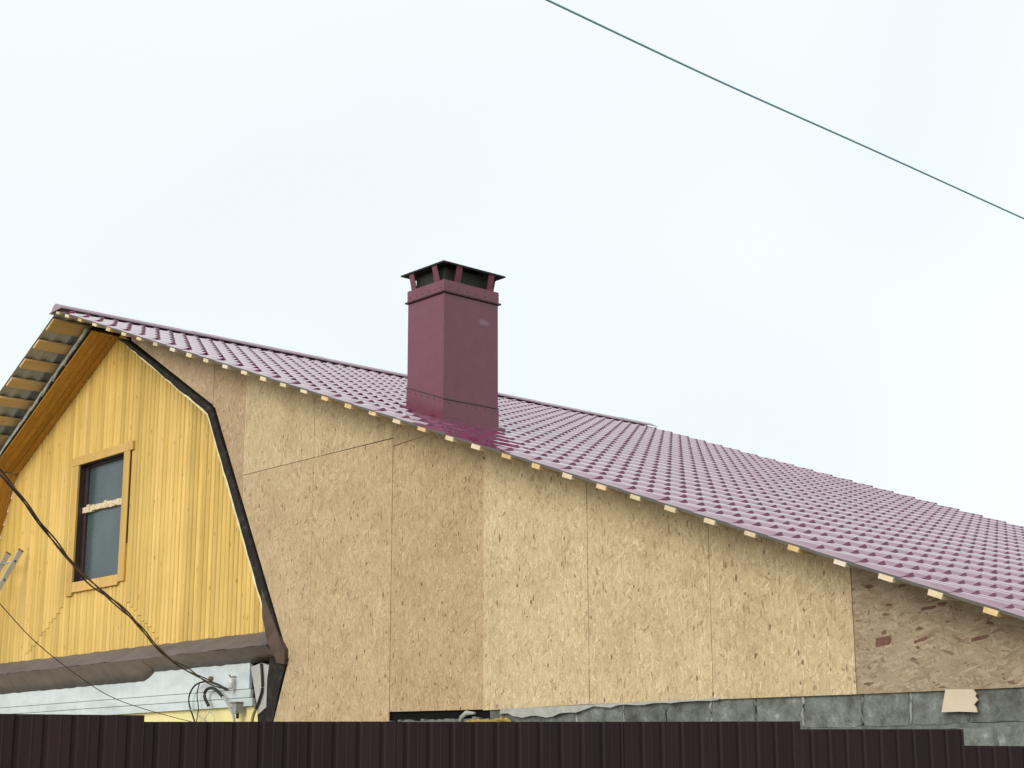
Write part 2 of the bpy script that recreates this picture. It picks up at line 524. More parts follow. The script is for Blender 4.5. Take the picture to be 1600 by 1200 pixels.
# sheathing behind the planks, with the window opening left free
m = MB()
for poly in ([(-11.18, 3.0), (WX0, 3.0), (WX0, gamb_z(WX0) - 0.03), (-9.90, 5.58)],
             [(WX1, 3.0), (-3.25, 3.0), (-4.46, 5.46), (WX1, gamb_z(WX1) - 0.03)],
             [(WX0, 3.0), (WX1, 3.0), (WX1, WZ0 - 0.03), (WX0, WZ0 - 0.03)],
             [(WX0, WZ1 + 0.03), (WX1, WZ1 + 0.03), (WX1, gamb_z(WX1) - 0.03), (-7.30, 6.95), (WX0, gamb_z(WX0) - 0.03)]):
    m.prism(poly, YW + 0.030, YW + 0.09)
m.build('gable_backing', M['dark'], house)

# window
win = empty('window', ((WX0 + WX1) / 2, YW, WZ0)); win.parent = house; win.location = Vector(win['world_origin']) - Vector(HOUSE)
m = MB(); m.box(-8.345, -6.80, YW - 0.030, YW - 0.002, WZ1, WZ1 + 0.105); m.build('casing', M['casing'], win, origin=(-8.3, YW, WZ1))
m = MB(); m.box(-8.31, WX0, YW - 0.026, YW - 0.002, WZ0 - 0.16, WZ1 - 0.002); m.build('casing', M['casing'], win, origin=(-8.3, YW, WZ0))
m = MB(); m.box(WX1, -6.865, YW - 0.026, YW - 0.002, WZ0 - 0.09, WZ1 - 0.002); m.build('casing', M['casing'], win, origin=(-7, YW, WZ0))
m = MB(); m.box(WX0 + 0.002, WX1 - 0.002, YW - 0.024, YW - 0.004, WZ0 - 0.11, WZ0 - 0.002)
m.box(WX0 + 0.002, WX1 - 0.002, YW - 0.034, YW - 0.004, WZ0 - 0.125, WZ0 - 0.112); m.build('sill', M['casing'], win, origin=(-8, YW, WZ0))
m = MB(); m.box(WX1 + 0.147, WX1 + 0.151, YW - 0.018, YW - 0.002, WZ0 + 0.35, WZ1 + 0.06); m.build('drip_strip', M['sash'], win)
m = MB()
m.box(WX0 - 0.02, WX0 + 0.008, YW + 0.002, YW + 0.13, WZ0 - 0.02, WZ1 + 0.02)
m.box(WX0 + 0.009, WX1 - 0.009, YW + 0.002, YW + 0.13, WZ1 - 0.006, WZ1 + 0.02)
m.box(WX0 + 0.009, WX1 - 0.009, YW + 0.002, YW + 0.13, WZ0 - 0.02, WZ0 + 0.008)
m.build('reveal', M['sash'], win)
m = MB(); m.box(WX1 - 0.008, WX1 + 0.02, YW + 0.002, YW + 0.13, WZ0 - 0.02, WZ1 + 0.02); m.build('reveal', M['casing'], win)
BZ = 4.905
m = MB()
for a, b, c, d in ((WX0 + 0.01, WX0 + 0.075, WZ0 + 0.01, WZ1 - 0.008), (WX1 - 0.024, WX1 - 0.01, WZ0 + 0.01, WZ1 - 0.008), (WX0 + 0.076, WX1 - 0.025, WZ1 - 0.03, WZ1 - 0.008), (WX0 + 0.076, WX1 - 0.025, WZ0 + 0.01, WZ0 + 0.024)):
    m.box(a, b, YW + 0.075, YW + 0.12, c, d)
m.build('frame', M['sash'], win)
for za, zb in ((WZ0 + 0.02, BZ - 0.02), (BZ + 0.02, WZ1 - 0.025)):
    m = MB(); m.box(WX0 + 0.07, WX1 - 0.02, YW + 0.100, YW + 0.108, za, zb); m.build('pane', M['glass'], win)
m = MB()
n = 18
for i in range(n):                           # crossbar left rough with sealing foam
    xa = WX0 + 0.012 + (WX1 - WX0 - 0.024) * i / n; xb = WX0 + 0.012 + (WX1 - WX0 - 0.024) * (i + 1) / n
    lump = rng.uniform(0, 0.022) if rng.random() < 0.6 else 0.0
    m.box(xa, xb, YW + 0.055 - lump * 0.6, YW + 0.098, BZ - 0.03 - rng.uniform(0, 0.018), BZ + 0.03 + lump)
m.build('crossbar', M['bar'], win)

# ------------------------------------------------------------------ strand board wall (front face on Y = 0)
OSB_T = 0.012
def osb(poly, tint=(1, 1, 1), mat='osb', y=0.0, label=None):
    m = MB(); m.prism(poly, y, y + OSB_T)
    o = m.build('osb_panel', M[mat], house)
    o.color = tuple(tint) + (1,)
    if label: o['label'] = label
    return o
def rt(x):                                   # top of the boards, just under the battens
    return roof_z(x) - 0.045
e = 0.0027
TAN, GOLD = (0.93, 0.87, 0.88), (0.96, 0.93, 0.87)
osb([(-6.25, 6.62), (-4.396 - e, 5.53), (-4.396 - e, rt(-4.396)), (-6.25, rt(-6.25))], (0.78, 0.70, 0.68))
osb([(-4.396 + e, 5.515), (-4.35, 5.49), (-3.762 - e, 4.432), (-3.762 - e, rt(-3.762)), (-4.396 + e, rt(-4.396))], (0.74, 0.65, 0.61), y=0.002)
osb([(-3.762 + e, 4.68 + e), (-2.51 - e, 4.68 + e), (-2.51 - e, rt(-2.51)), (-3.762 + e, rt(-3.762))], (0.90, 0.86, 0.80))
osb([(-2.51 + e, 4.68 + e), (-1.262 - e, 4.68 + e), (-1.262 - e, rt(-1.262)), (-2.51 + e, rt(-2.51))], (0.89, 0.85, 0.78), y=0.001)
osb([(-3.10, 2.10), (-2.508 - e, 2.10), (-2.508 - e, 4.68 - e), (-3.762 + e, 4.68 - e), (-3.762 + e, 4.43), (-2.835, 2.77)], (0.83, 0.765, 0.715), y=0.001)
osb([(-2.508 + e, 2.12), (-1.26 - e, 2.12), (-1.26 - e, 4.676 - e), (-2.508 + e, 4.68 - e)], (0.84, 0.77, 0.70))
osb([(-1.26 + e, 2.228), (-0.003 - e, 2.208), (-0.003 - e, rt(0)), (-0.62, rt(-0.62)), (-1.26 + e, 4.60)], (0.79, 0.715, 0.64), y=0.003)
osb([(-1.26 + e, 4.606), (-0.64, rt(-0.62)), (-1.26 + e, rt(-1.26))], (0.76, 0.67, 0.61))
osb([(-0.003 + e, 2.200), (1.245 - e, 2.208), (1.245 - e, rt(1.245)), (-0.003 + e, rt(0))], GOLD)
osb([(1.245 + e, 2.206), (2.498 - e, 2.198), (2.498 - e, rt(2.498)), (1.245 + e, rt(1.245))], (0.95, 0.91, 0.84), y=0.001)
osb([(2.498 + e, 2.196), (3.74 - e, 2.184), (3.74 - e, rt(3.74)), (2.498 + e, rt(2.498))], (0.93, 0.90, 0.84))
osb([(3.74 + e, 2.184), (6.10, 2.172), (6.10, rt(6.10)), (3.74 + e, rt(3.74))], (0.73, 0.73, 0.735), mat='osb_brown', y=0.002, label='browner chipboard panel with long dark flakes')
# the big bark flakes one can point at on the brown panel
for (a, b, c, d, lean) in ((3.905, 4.035, 2.478, 2.535, 0.012), (4.20, 4.31, 2.482, 2.502, 0.02), (4.62, 4.75, 2.468, 2.492, 0.015), (4.27, 4.39, 2.688, 2.707, 0.006), (4.40, 4.47, 2.712, 2.73, 0.0)):
    m = MB(); m.prism([(a, c), (b - 0.02, c + lean), (b, (c + d) / 2 + lean), (b - 0.01, d + lean), (a + 0.005, d)], 0.0005, 0.003); m.build('bark_flake', M['bark'], house)

# dark framing void behind the boards
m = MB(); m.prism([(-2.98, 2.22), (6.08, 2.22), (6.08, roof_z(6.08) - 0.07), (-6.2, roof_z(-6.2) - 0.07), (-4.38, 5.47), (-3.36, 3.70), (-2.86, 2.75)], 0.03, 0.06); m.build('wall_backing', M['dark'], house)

# ------------------------------------------------------------------ concrete block wall under the boards
zc = [1.572, 1.768, 1.962, 2.215]
xs_top = [-0.35, 0.05, 0.62, 1.08, 1.582, 2.013, 2.452, 2.863, 3.274, 3.762, 4.132, 4.55, 4.98, 5.42, 5.80, 6.08]
for r in range(3):
    y0 = 0.022
    if r == 2:
        xs = xs_top
    else:
        xs = [-0.35]; off = 0.21 if r == 1 else 0.0
        xs.append(xs[-1] + 0.40 + off)
        while xs[-1] < 5.75: xs.append(xs[-1] + 0.405 + rng.uniform(-0.02, 0.02))
        xs[-1] = 6.08
    for xa, xb in zip(xs, xs[1:]):
        jo = [rng.uniform(0.004, 0.011) for _ in range(4)]
        a, b, c, d = xa + jo[0], xb - jo[1], zc[r] + jo[2], zc[r + 1] - jo[3]
        if r == 2 and xb < 0.1: d = 2.14
        m = MB(); yy = y0 + rng.uniform(-0.003, 0.004)
        out, inn = [], []
        for (p0, p1) in (((a, c), (b, c)), ((b, c), (b, d)), ((b, d), (a, d)), ((a, d), (a, c))):
            for q4 in range(5):
                t = q4 / 5; px_ = p0[0] + (p1[0] - p0[0]) * t; pz_ = p0[1] + (p1[1] - p0[1]) * t
                jx, jz = rng.uniform(-0.007, 0.007), rng.uniform(-0.006, 0.006)
                out.append((px_ + jx, yy + 0.014, pz_ + jz))
                cx_, cz_ = (a + b) / 2, (c + d) / 2
                inn.append((px_ + jx + (0.010 if px_ < cx_ else -0.010), yy + rng.uniform(-0.002, 0.003), pz_ + jz + (0.010 if pz_ < cz_ else -0.010)))
        k = m.add(out); q = m.add(inn); n20 = len(out)
        m.face([q + s for s in range(n20)])
        for s in range(n20):
            t = (s + 1) % n20
            m.face((k + s, k + t, q + t, q + s))
        m.build('concrete_block', M['concrete'], house, origin=((a + b) / 2, yy, c))
m = MB(); m.box(-3.05, 0.2, 0.031, 0.23, 0.0, 2.12); m.box(0.2, 6.09, 0.0275, 0.23, 0.0, 2.21)
m.build('mortar_wall', M['mortar'], house)
# mortar squeezed out of the upright joints
for xj in xs_top[3:14]:
    m = MB(); pr = []
    for i in range(6):
        z = 1.985 + 0.20 * i / 5
        pr.append((xj + rng.uniform(-0.012, 0.012), 0.026 + rng.uniform(-0.004, 0.004), z))
    m.tube(pr, [rng.uniform(0.005, 0.015) for _ in pr], 6)
    m.build('mortar_joint', M['film'] if rng.random() < 0.5 else M['mortar'], house)
# rough mortar bed, foam blob and torn film under the boards
m = MB(); prev = None
xx = -1.27
while xx < -0.05:
    h = 2.135 + rng.uniform(0, 0.022)
    m.box(xx, xx + 0.045, 0.0, 0.20, 2.02, h); xx += 0.0452
m.build('mortar_bed', M['mortar'], house)
m = MB(); m.box(-1.27, 0.25, 0.034, 0.10, 2.10, 2.26); m.build('gap_shade_sheet', M['dark'], house)  # dark sheet painting the shade in the gap below the boards
m = MB()
m.tube([(-0.28, -0.01, 2.10), (-0.26, -0.015, 2.15), (-0.20, -0.01, 2.185), (-0.10, 0.0, 2.18)], [0.012, 0.018, 0.022, 0.010], 8); m.build('white_foam', M['film'], house)
m = MB()
for i in range(9):
    a = -0.2 + i * 0.058
    m.tube([(a - 0.02, -0.005, 2.105 + rng.uniform(0, 0.01)), (a + 0.03, -0.004, 2.115 + rng.uniform(-0.008, 0.010)), (a + 0.09, -0.003, 2.10)], [0.012, 0.022, 0.010], 7)
m.build('foam_bead', M['foam'], house)
m = MB()
fx = [0.22 + 0.09 * i for i in range(27)]
top = [2.203 for _ in fx]; lo = []
for i, a in enumerate(fx):
    t = i / (len(fx) - 1)
    lo.append(2.165 - 0.05 * math.sin(min(1, t * 2.2) * math.pi) * 0.9 + 0.012 * math.sin(i * 1.7) + 0.035 * t)
k = m.add([(a, -0.004 - 0.010 * (i % 2), z) for i, (a, z) in enumerate(zip(fx, top))] + [(a, -0.016 + 0.014 * math.sin(i * 2.3), min(z, 2.19)) for i, (a, z) in enumerate(zip(fx, lo))])
n = len(fx)
for i in range(n - 1):
    m.face((k + i, k + n + i, k + n + i + 1, k + i + 1), 0, True)
m.build('film_strip', M['film'], house)

# ------------------------------------------------------------------ old gambrel roof: felted edges
def slab(pts_out, pts_in, y0, y1, name, mat, rag=0.0, step=0.12):
    """profile band between two polylines of equal length, extruded along Y, with a ragged lower edge"""
    po, pi = [], []
    for (a, b), (c, d) in zip(zip(pts_out, pts_out[1:]), zip(pts_in, pts_in[1:])):
        n = max(1, int(math.hypot(b[0] - a[0], b[1] - a[1]) / step))
        for i in range(n):
            t = i / n
            po.append((a[0] + (b[0] - a[0]) * t, a[1] + (b[1] - a[1]) * t))
            pi.append((c[0] + (d[0] - c[0]) * t + rng.uniform(-rag, rag), c[1] + (d[1] - c[1]) * t + rng.uniform(-rag, rag)))
    po.append(pts_out[-1]); pi.append(pts_in[-1])
    m = MB(); n = len(po)
    A = m.add([(x, y0 + rng.uniform(-rag, rag) * 0.5, z) for x, z in po]); B = m.add([(x, y0, z) for x, z in pi])
    C = m.add([(x, y1, z) for x, z in po]); D = m.add([(x, y1, z) for x, z in pi])
    for i in range(n - 1):
        m.face((A + i, B + i, B + i + 1, A + i + 1)); m.face((C + i, C + i + 1, D + i + 1, D + i))
        m.face((A + i, A + i + 1, C + i + 1, C + i)); m.face((B + i, D + i, D + i + 1, B + i + 1))
    m.face((A, C, D, B)); m.face((A + n - 1, B + n - 1, D + n - 1, C + n - 1))
    return m.build(name, mat, house)
slab([(-6.52, 6.70), (-6.30, 6.605), (-4.375, 5.49), (-3.395, 3.741), (-2.835, 2.755)],
     [(-6.52, 6.675), (-6.33, 6.575), (-4.465, 5.445), (-3.455, 3.62), (-3.08, 2.93)], -0.022, 0.38, 'old_roof_edge', M['felt'], 0.008)
slab([(-6.30, 6.570), (-4.463, 5.447), (-3.453, 3.62), (-3.26, 3.26)],
     [(-6.31, 6.552), (-4.484, 5.428), (-3.486, 3.60), (-3.275, 3.23)], -0.016, 0.02, 'edge_strip', M['cream'], 0.006, 0.13)
m = MB(); m.prism([(-3.27, 3.20), (-3.17, 2.95), (-2.98, 2.74), (-2.92, 2.92), (-3.30, 3.48)], -0.030, 0.30); m.build('felt_flap', M['flap'], house)
m = MB(); m.prism([(-2.99, 2.745), (-2.845, 2.72), (-2.845, 2.86), (-2.93, 2.95)], -0.045, -0.002); m.build('felt_flap', M['flap'], house)
m = MB(); m.prism([(-3.20, 2.05), (-3.09, 2.05), (-3.085, 2.20), (-2.95, 2.60), (-2.87, 2.745), (-3.16, 2.80), (-3.2, 2.6)], 0.003, 0.24); m.build('felt_strip', M['felt'], house)
# body of the old roof, hidden under the new one
m = MB()
for pts in ([(-11.25, 3.0), (-11.1, 3.0), (-9.82, 5.6), (-9.97, 5.66)], [(-9.97, 5.66), (-9.82, 5.6), (-7.3, 6.90), (-7.3, 6.96)], [(-7.3, 6.96), (-7.3, 6.90), (-4.5, 5.40), (-4.38, 5.46)], [(-4.38, 5.46), (-4.5, 5.40), (-3.3, 3.0), (-2.95, 3.0)]):
    m.prism(list(reversed(pts)), 0.46, BACK - 0.4)
m.build('old_roof', M['felt'], house)

# soffit boards of the old left overhang: four along each pitch
def soffit(a, b, name='soffit_board'):
    d = Vector((b[0] - a[0], 0, b[1] - a[1])); nrm = Vector((-d.z, 0, d.x)).normalized() * 0.02
    if nrm.z < 0: nrm = -nrm
    ys = [0.055, 0.165, 0.25, 0.335, 0.417]
    for i, (y0, y1) in enumerate(zip(ys, ys[1:])):
        cuts = [0.0, rng.uniform(0.3, 0.7), 1.0]
        for t0, t1 in zip(cuts, cuts[1:]):
            p0 = Vector((a[0], 0, a[1])) + d * (t0 + 0.001); p1 = Vector((a[0], 0, a[1])) + d * (t1 - 0.001)
            dz = Vector((0, 0, rng.uniform(-0.003, 0.003) - (0.016 if i == 3 else 0.0)))
            m = MB()
            e0, e1 = y0 + 0.0025, y1 - 0.0025
            pts = []
            for q in (p0 + dz, p1 + dz):
                pts += [q + Vector((0, e0, 0)), q + Vector((0, e1, 0)), q + nrm + Vector((0, e1, 0)), q + nrm + Vector((0, e0, 0))]
            m.hexa([pts[0], pts[1], pts[2], pts[3], pts[4], pts[5], pts[6], pts[7]])
            m.build(name, M['soffit'], house, origin=p0 + Vector((0, y0, 0)))
soffit((-7.33, 6.965), (-9.90, 5.61))
soffit((-9.905, 5.60), (-11.20, 3.12))
m = MB(); m.box(-7.37, -7.28, 0.06, 0.40, 6.985, 7.02); m.build('ridge_board', M['dark'], house)
# grey lapped slate ends along the old left verge
L0, L1 = Vector((-7.46, 0, 7.045)), Vector((-9.96, 0, 5.70))
n = 9
dv = (L1 - L0) / n; nrm = Vector((-dv.z, 0, dv.x)).normalized()
if nrm.z < 0: nrm = -nrm
for i in range(n):
    a = L0 + dv * i; b = L0 + dv * (i + 1.08)
    m = MB(); t0 = -0.01; t1 = -0.028
    pr = []
    for s in range(5):
        q = a.lerp(b, s / 4); o = nrm * (t0 + (t1 - t0) * s / 4)
        wv = 0.008 * math.sin(s * 1.6 + i)
        pr.append((q + o, q + o - nrm * (0.062 + wv)))
    for y0, y1 in ((0.028 + 0.002 * i % 2, 0.06),):
        A = m.add([p[0] + Vector((0, y0, 0)) for p in pr]); B = m.add([p[1] + Vector((0, y0 - 0.01, 0)) for p in pr])
        C = m.add([p[0] + Vector((0, y1, 0)) for p in pr]); D = m.add([p[1] + Vector((0, y1, 0)) for p in pr])
        for s in range(4):
            m.face((A + s, A + s + 1, B + s + 1, B + s), 0, True); m.face((B + s, B + s + 1, D + s + 1, D + s)); m.face((C + s, D + s, D + s + 1, C + s + 1)); m.face((A + s, C + s, C + s + 1, A + s + 1))
        m.face((A, B, D, C)); m.face((A + 4, C + 4, D + 4, B + 4))
    m.build('slate_end', M['slate'], house, origin=a)
m = MB()
a0, a1 = L0 - nrm * 0.095, L1 - nrm * 0.095
m.prism([(a1.x, a1.z), (a0.x, a0.z), (L0.x, L0.z - 0.03), (L1.x, L1.z - 0.03)], 0.040, 0.054); m.build('verge_shade_strip', M['felt'], house)  # dark strip standing in for the shadow beneath the slate ends

# ------------------------------------------------------------------ skirt, cornice and lower front wall
def skirt(x0, x1, zfun, ylow, endcap):
    n = max(2, int((x1 - x0) / 0.11)); m = MB()
    R = []
    for i in range(n + 1):
        t = x0 + (x1 - x0) * i / n
        zlow = zfun(t)
        j = lambda s: rng.uniform(-s, s)
        R.append(m.add([(t, YW - 0.004, 3.125 + j(0.006)), (t, 0.30 + j(0.006), 3.075 + j(0.004)), (t, 0.10 + j(0.006), 2.945 + j(0.006)),
                        (t, 0.10 + j(0.002), 2.943), (t, 0.22 + j(0.005), 2.945 + (zlow - 2.945) * 0.5 + j(0.005)), (t, ylow, zlow + j(0.006)), (t, ylow + 0.01, zlow + 0.02)]))
    for a, b in zip(R, R[1:]):
        for k in range(6):
            if k == 2: continue
            m.face((a + k, b + k, b + k + 1, a + k + 1)[::-1], 0 if k < 2 else 1, True)
    if endcap:
        a = R[-1]; m.face((a, a + 1, a + 2, a + 4, a + 5), 0)
    m.build('skirt_sheet', [M['skirt_top'], M['skirt_under']], house)
skz = lambda t: 2.702 if t < -6.05 else (2.798 if t > -5.86 else 2.702 + (t + 6.05) / 0.19 * 0.096)
skirt(-11.3, -5.862, skz, 0.30, False)
skirt(-5.858, -3.40, skz, 0.30, True)

for (z0, z1, yf, xr) in ((2.551, 2.86, 0.290, -3.955), (2.465, 2.543, 0.287, -3.925), (2.376, 2.457, 0.284, -3.880)):
    m = MB(); m.prism([(-11.3, z0), (xr, z0), (xr, z1), (-11.3, z1)], yf, 0.322); m.build('cornice_board', M['white'], house)
m = MB(); m.box(-11.3, -3.96, 0.304, 0.334, 2.39, 2.84); m.build('cornice_backing', M['tile_back'], house)
m = MB(); m.box(-11.2, -3.845, 0.335, 0.50, 0.0, 2.40); m.build('rendered_wall', M['wall'], house)
P = [(-3.859, 2.760), (-3.788, 2.547), (-3.718, 2.350), (-3.714, 2.281), (-3.602, 2.333), (-3.469, 2.385), (-3.460, 2.627), (-3.502, 2.754), (-3.675, 2.789)]
m = MB(); m.prism(P, 0.24, 0.27); m.build('return_panel', M['returnp'], house)
m = MB(); m.prism([(-3.747, 2.282), (-3.716, 2.138), (-3.310, 2.128), (-3.344, 2.772), (-3.616, 2.786)], 0.262, 0.32); m.build('felt_strip', M['felt'], house)

# insulators, hook and bracket fixed to the cornice
ins = MB()
c = (-4.207, 2.623)
m = MB(); m.tube([(c[0], 0.318, c[1] + 0.06), (c[0], 0.25, c[1] + 0.055), (c[0] - 0.005, 0.235, c[1] + 0.02), (c[0], 0.235, c[1] - 0.07)], 0.009, 6); io = m.build('insulator', M['steel'], house)
m = MB(); m.tube([(c[0], 0.235, c[1] + 0.045), (c[0], 0.235, c[1] + 0.03), (c[0], 0.235, c[1] - 0.02), (c[0], 0.235, c[1] - 0.03), (c[0], 0.235, c[1] - 0.065)], [0.012, 0.028, 0.030, 0.022, 0.030], 12); m.build('bell', M['porcelain'], io)
m = MB(); m.tube([(c[0] - 0.05, 0.24, c[1] + 0.075), (c[0] - 0.01, 0.235, c[1] + 0.05)], 0.008, 5); m.build('hook', M['rust'], io)
c = (-4.658, 2.683)
m = MB(); m.tube([(c[0], 0.318, c[1]), (c[0], 0.26, c[1]), (c[0], 0.25, c[1] + 0.012)], [0.012, 0.026, 0.018], 10); m.build('insulator', M['rust'], house)
c = (-4.087, 2.355)
m = MB(); m.box(c[0] - 0.045, c[0] + 0.045, 0.20, 0.285, c[1] - 0.05, c[1] + 0.05); bo = m.build('junction_box', M['steel'], house)
m = MB(); m.box(c[0] - 0.06, c[0] + 0.05, 0.19, 0.287, c[1] + 0.051, c[1] + 0.066); m.build('lid', M['rust'], bo)
m = MB(); m.tube([(c[0] + 0.01, 0.24, c[1] - 0.05), (c[0] + 0.012, 0.24, c[1] - 0.10)], 0.016, 7); m.build('gland', M['black'], bo)

# ------------------------------------------------------------------ remaining walls of the house (unseen sides)
m = MB()
m.box(6.09, 6.20, 0.0, BACK - 0.5, 0.0, roof_z(6.2) - 0.05)
m.prism([(-3.0, 0.0), (6.2, 0.0), (6.2, roof_z(6.2) - 0.06), (-6.3, roof_z(-6.3) - 0.06), (-7.3, 6.9), (-9.9, 5.6), (-11.2, 3.0), (-11.2, 0.0)], BACK - 0.49, BACK - 0.3)
m.box(-11.25, -11.0, 0.51, BACK - 0.5, 0.0, 3.0)
m.build('side_wall', M['block_plain'], house)

# ------------------------------------------------------------------ new burgundy roof: pressed metal tiles
SX, WV = 0.3395, 0.187                       # tile length measured along X, wave width
ca = 1 / math.hypot(1, 0.3645); sa = 0.3645 * ca
CREST, STEP = 0.021, 0.023
def tile_mesh(mb, origin, side, length, nv=12, sx=1.0):
    """one tile module: origin = upper front corner on the batten plane"""
    if side > 0:
        ds, nr = Vector((ca, 0, -sa)), Vector((sa, 0, ca))
    else:
        q = 1 / math.hypot(1, 0.51); ds, nr = Vector((-q, 0, -0.51 * q)), Vector((-0.51 * q, 0, q))
    o = Vector(origin)
    def pt(u, v, h):
        return o + ds * u + Vector((0, v, 0)) + nr * h
    rows_t, rows_b = [], []
    vs = [WV * i / nv for i in range(nv + 1)]
    H = []
    for v in vs:
        s = 0.5 - 0.5 * math.cos(2 * math.pi * v / WV)
        H.append((s ** 0.5, v))
    us = (0.0, 0.4, 0.75, 1.0)
    for off, store in ((0.0, rows_t), (-0.0035, rows_b)):
        for f in us:
            r = []
            for s, v in H:
                u = length * f + (0.020 * s - 0.004 if f == 1.0 else (0.020 * s - 0.006 if f == 0.0 else 0.006 * s))
                r.append(pt(u, v, 0.006 + CREST * s + STEP * f * (0.08 + 0.92 * s ** 5) + off))
            store.append(mb.add(r))
    flip = side < 0
    def quad(a, b, c, d, mi, sm):
        mb.face((a, d, c, b) if flip else (a, b, c, d), mi, sm)
    for a, b in zip(rows_t, rows_t[1:]):
        for i in range(nv):
            quad(a + i, b + i, b + i + 1, a + i + 1, 0, True)
    for a, b in zip(rows_b, rows_b[1:]):
        for i in range(nv):
            quad(a + i, a + i + 1, b + i + 1, b + i, 1, True)
    # step face
    lo = mb.add([pt(length + 0.020 * s - 0.005, v, 0.006 + CREST * s - 0.002) for s, v in H])
    hi = mb.add([pt(length + 0.020 * s - 0.004, v, 0.006 + CREST * s + STEP * (0.08 + 0.92 * s ** 5)) for s, v in H])
    for i in range(nv):
        quad(lo + i, lo + i + 1, hi + i + 1, hi + i, 0, True)
        # (rows share no vertices with the step, so the fold stays sharp)

TM = [M['tile'], M['tile_back']]
LEN = SX / ca
NJ = int((BACK - FRONT) / WV)
def in_view(p):
    d = p - CAM; z = d.dot(vd)
    if z < 0.1: return None
    f = 57.397 / 36 * 1600
    return 800 + f * d.dot(vr) / z, 600 - f * d.dot(vu) / z, z
cells = []
for k in range(-5, 37):
    xe = 5.077 - SX * k
    xs_ = xe - SX
    ln = LEN
    if xs_ < RIDGE_X + 0.02:
        xs_ = RIDGE_X + 0.02; ln = (xe - xs_) / ca
    for j in range(NJ):
        o = Vector((xs_, FRONT + j * WV, roof_z(xs_)))
        v = in_view(o + Vector((SX / 2, WV / 2, -0.06)))
        vis = v and 5 < v[0] < 1595 and 0 < v[1] < 1150
        cells.append((v[2] if vis else 1e9, k, j, o, ln))
cells.sort(key=lambda c: (c[0], c[1], c[2]))
near = [c for c in cells if abs(c[4] - LEN) < 1e-4 and c[0] < 1e8][:300]
near_ids = {(c[1], c[2]) for c in near}
m = MB(); tile_mesh(m, (0, 0, 0), 1, LEN)
tile_me = m.mesh('roof_tile', TM)
for c in near:
    put('roof_tile', tile_me, house, c[3] + Vector((0, 0, rng.uniform(-0.0012, 0.0012)))).rotation_euler = (rng.gauss(0, 0.004), rng.gauss(0, 0.0025), 0)
m = MB()
for c in cells:
    if (c[1], c[2]) not in near_ids:
        tile_mesh(m, c[3] + Vector((0, 0, rng.uniform(-0.0015, 0.0015))), 1, c[4])
tag(m.build('roof_tile_field', TM, house), kind='stuff')
# left-hand slope, of which only the grey underside shows
m = MB()
q = 1 / math.hypot(1, 0.51); LL = 0.3645
for k in range(9):
    xs_ = RIDGE_X - 0.02 - k * LL * q
    for j in range(NJ):
        tile_mesh(m, (xs_, FRONT + j * WV, roof_zl(xs_)), -1, LL)
tag(m.build('roof_underside', TM, house), 'grey underside of the left roof slope', kind='stuff')

# thin grey verge trim under the front tile edge
m = MB()
for k in range(-5, 37):
    xe = 5.077 - SX * k; xa = max(xe - SX, RIDGE_X + 0.05)
    if xa > xe: continue
    za, zb = roof_z(xa), roof_z(xe)
    m.hexa([(xa, FRONT - 0.006, za - 0.012), (xe, FRONT - 0.006, zb - 0.012), (xe, FRONT - 0.002, zb - 0.012), (xa, FRONT - 0.002, za - 0.012),
            (xa, FRONT - 0.006, za + 0.005), (xe, FRONT - 0.006, zb + 0.012), (xe, FRONT - 0.002, zb + 0.012), (xa, FRONT - 0.002, za + 0.005)])
m.build('verge_trim', M['verge'], house)

# battens: right slope (ends show under the tile edge) and left slope (undersides show)
def batten(xc, zf, half, thick, slope, mat, y0, y1):
    q = 1 / math.hypot(1, slope); dx = half * q
    m = MB(); za, zb = zf(xc - dx) - 0.004, zf(xc + dx) - 0.004
    nx, nz = slope * q * thick, q * thick
    sgn = -1 if zf(xc + 0.1) < zf(xc) else 1
    ox = -nx if sgn < 0 else nx
    m.hexa([(xc - dx + ox, y0, za - nz), (xc + dx + ox, y0, zb - nz), (xc + dx + ox, y1, zb - nz), (xc - dx + ox, y1, za - nz), (xc - dx, y0, za), (xc + dx, y0, zb), (xc + dx, y1, zb), (xc - dx, y1, za)])
    m.build('batten', mat, house, origin=(xc, y0, za))
BX = 0.3561
for k in range(-4, 35):
    xc = 5.025 - BX * k + rng.uniform(-0.014, 0.014)
    if xc < RIDGE_X + 0.08: continue
    mat = M['batten_old'] if rng.random() < 0.25 else M['batten']
    batten(xc, roof_z, 0.052 + rng.uniform(-0.006, 0.006), 0.032 + rng.uniform(-0.004, 0.006), 0.3645, mat, FRONT - 0.012 + rng.uniform(-0.008, 0.004), BACK - 0.2)
batten(RIDGE_X + 0.06, roof_z, 0.045, 0.03, 0.3645, M['batten'], FRONT - 0.02, BACK - 0.2)
for k in range(8):
    xc = RIDGE_X - 0.21 - 0.345 * q / 0.9 * k
    batten(xc, roof_zl, 0.105 if k == 0 else 0.078 + rng.uniform(-0.006, 0.006), 0.030, 0.51, M['batten_old'], FRONT + 0.012, BACK - 0.2)

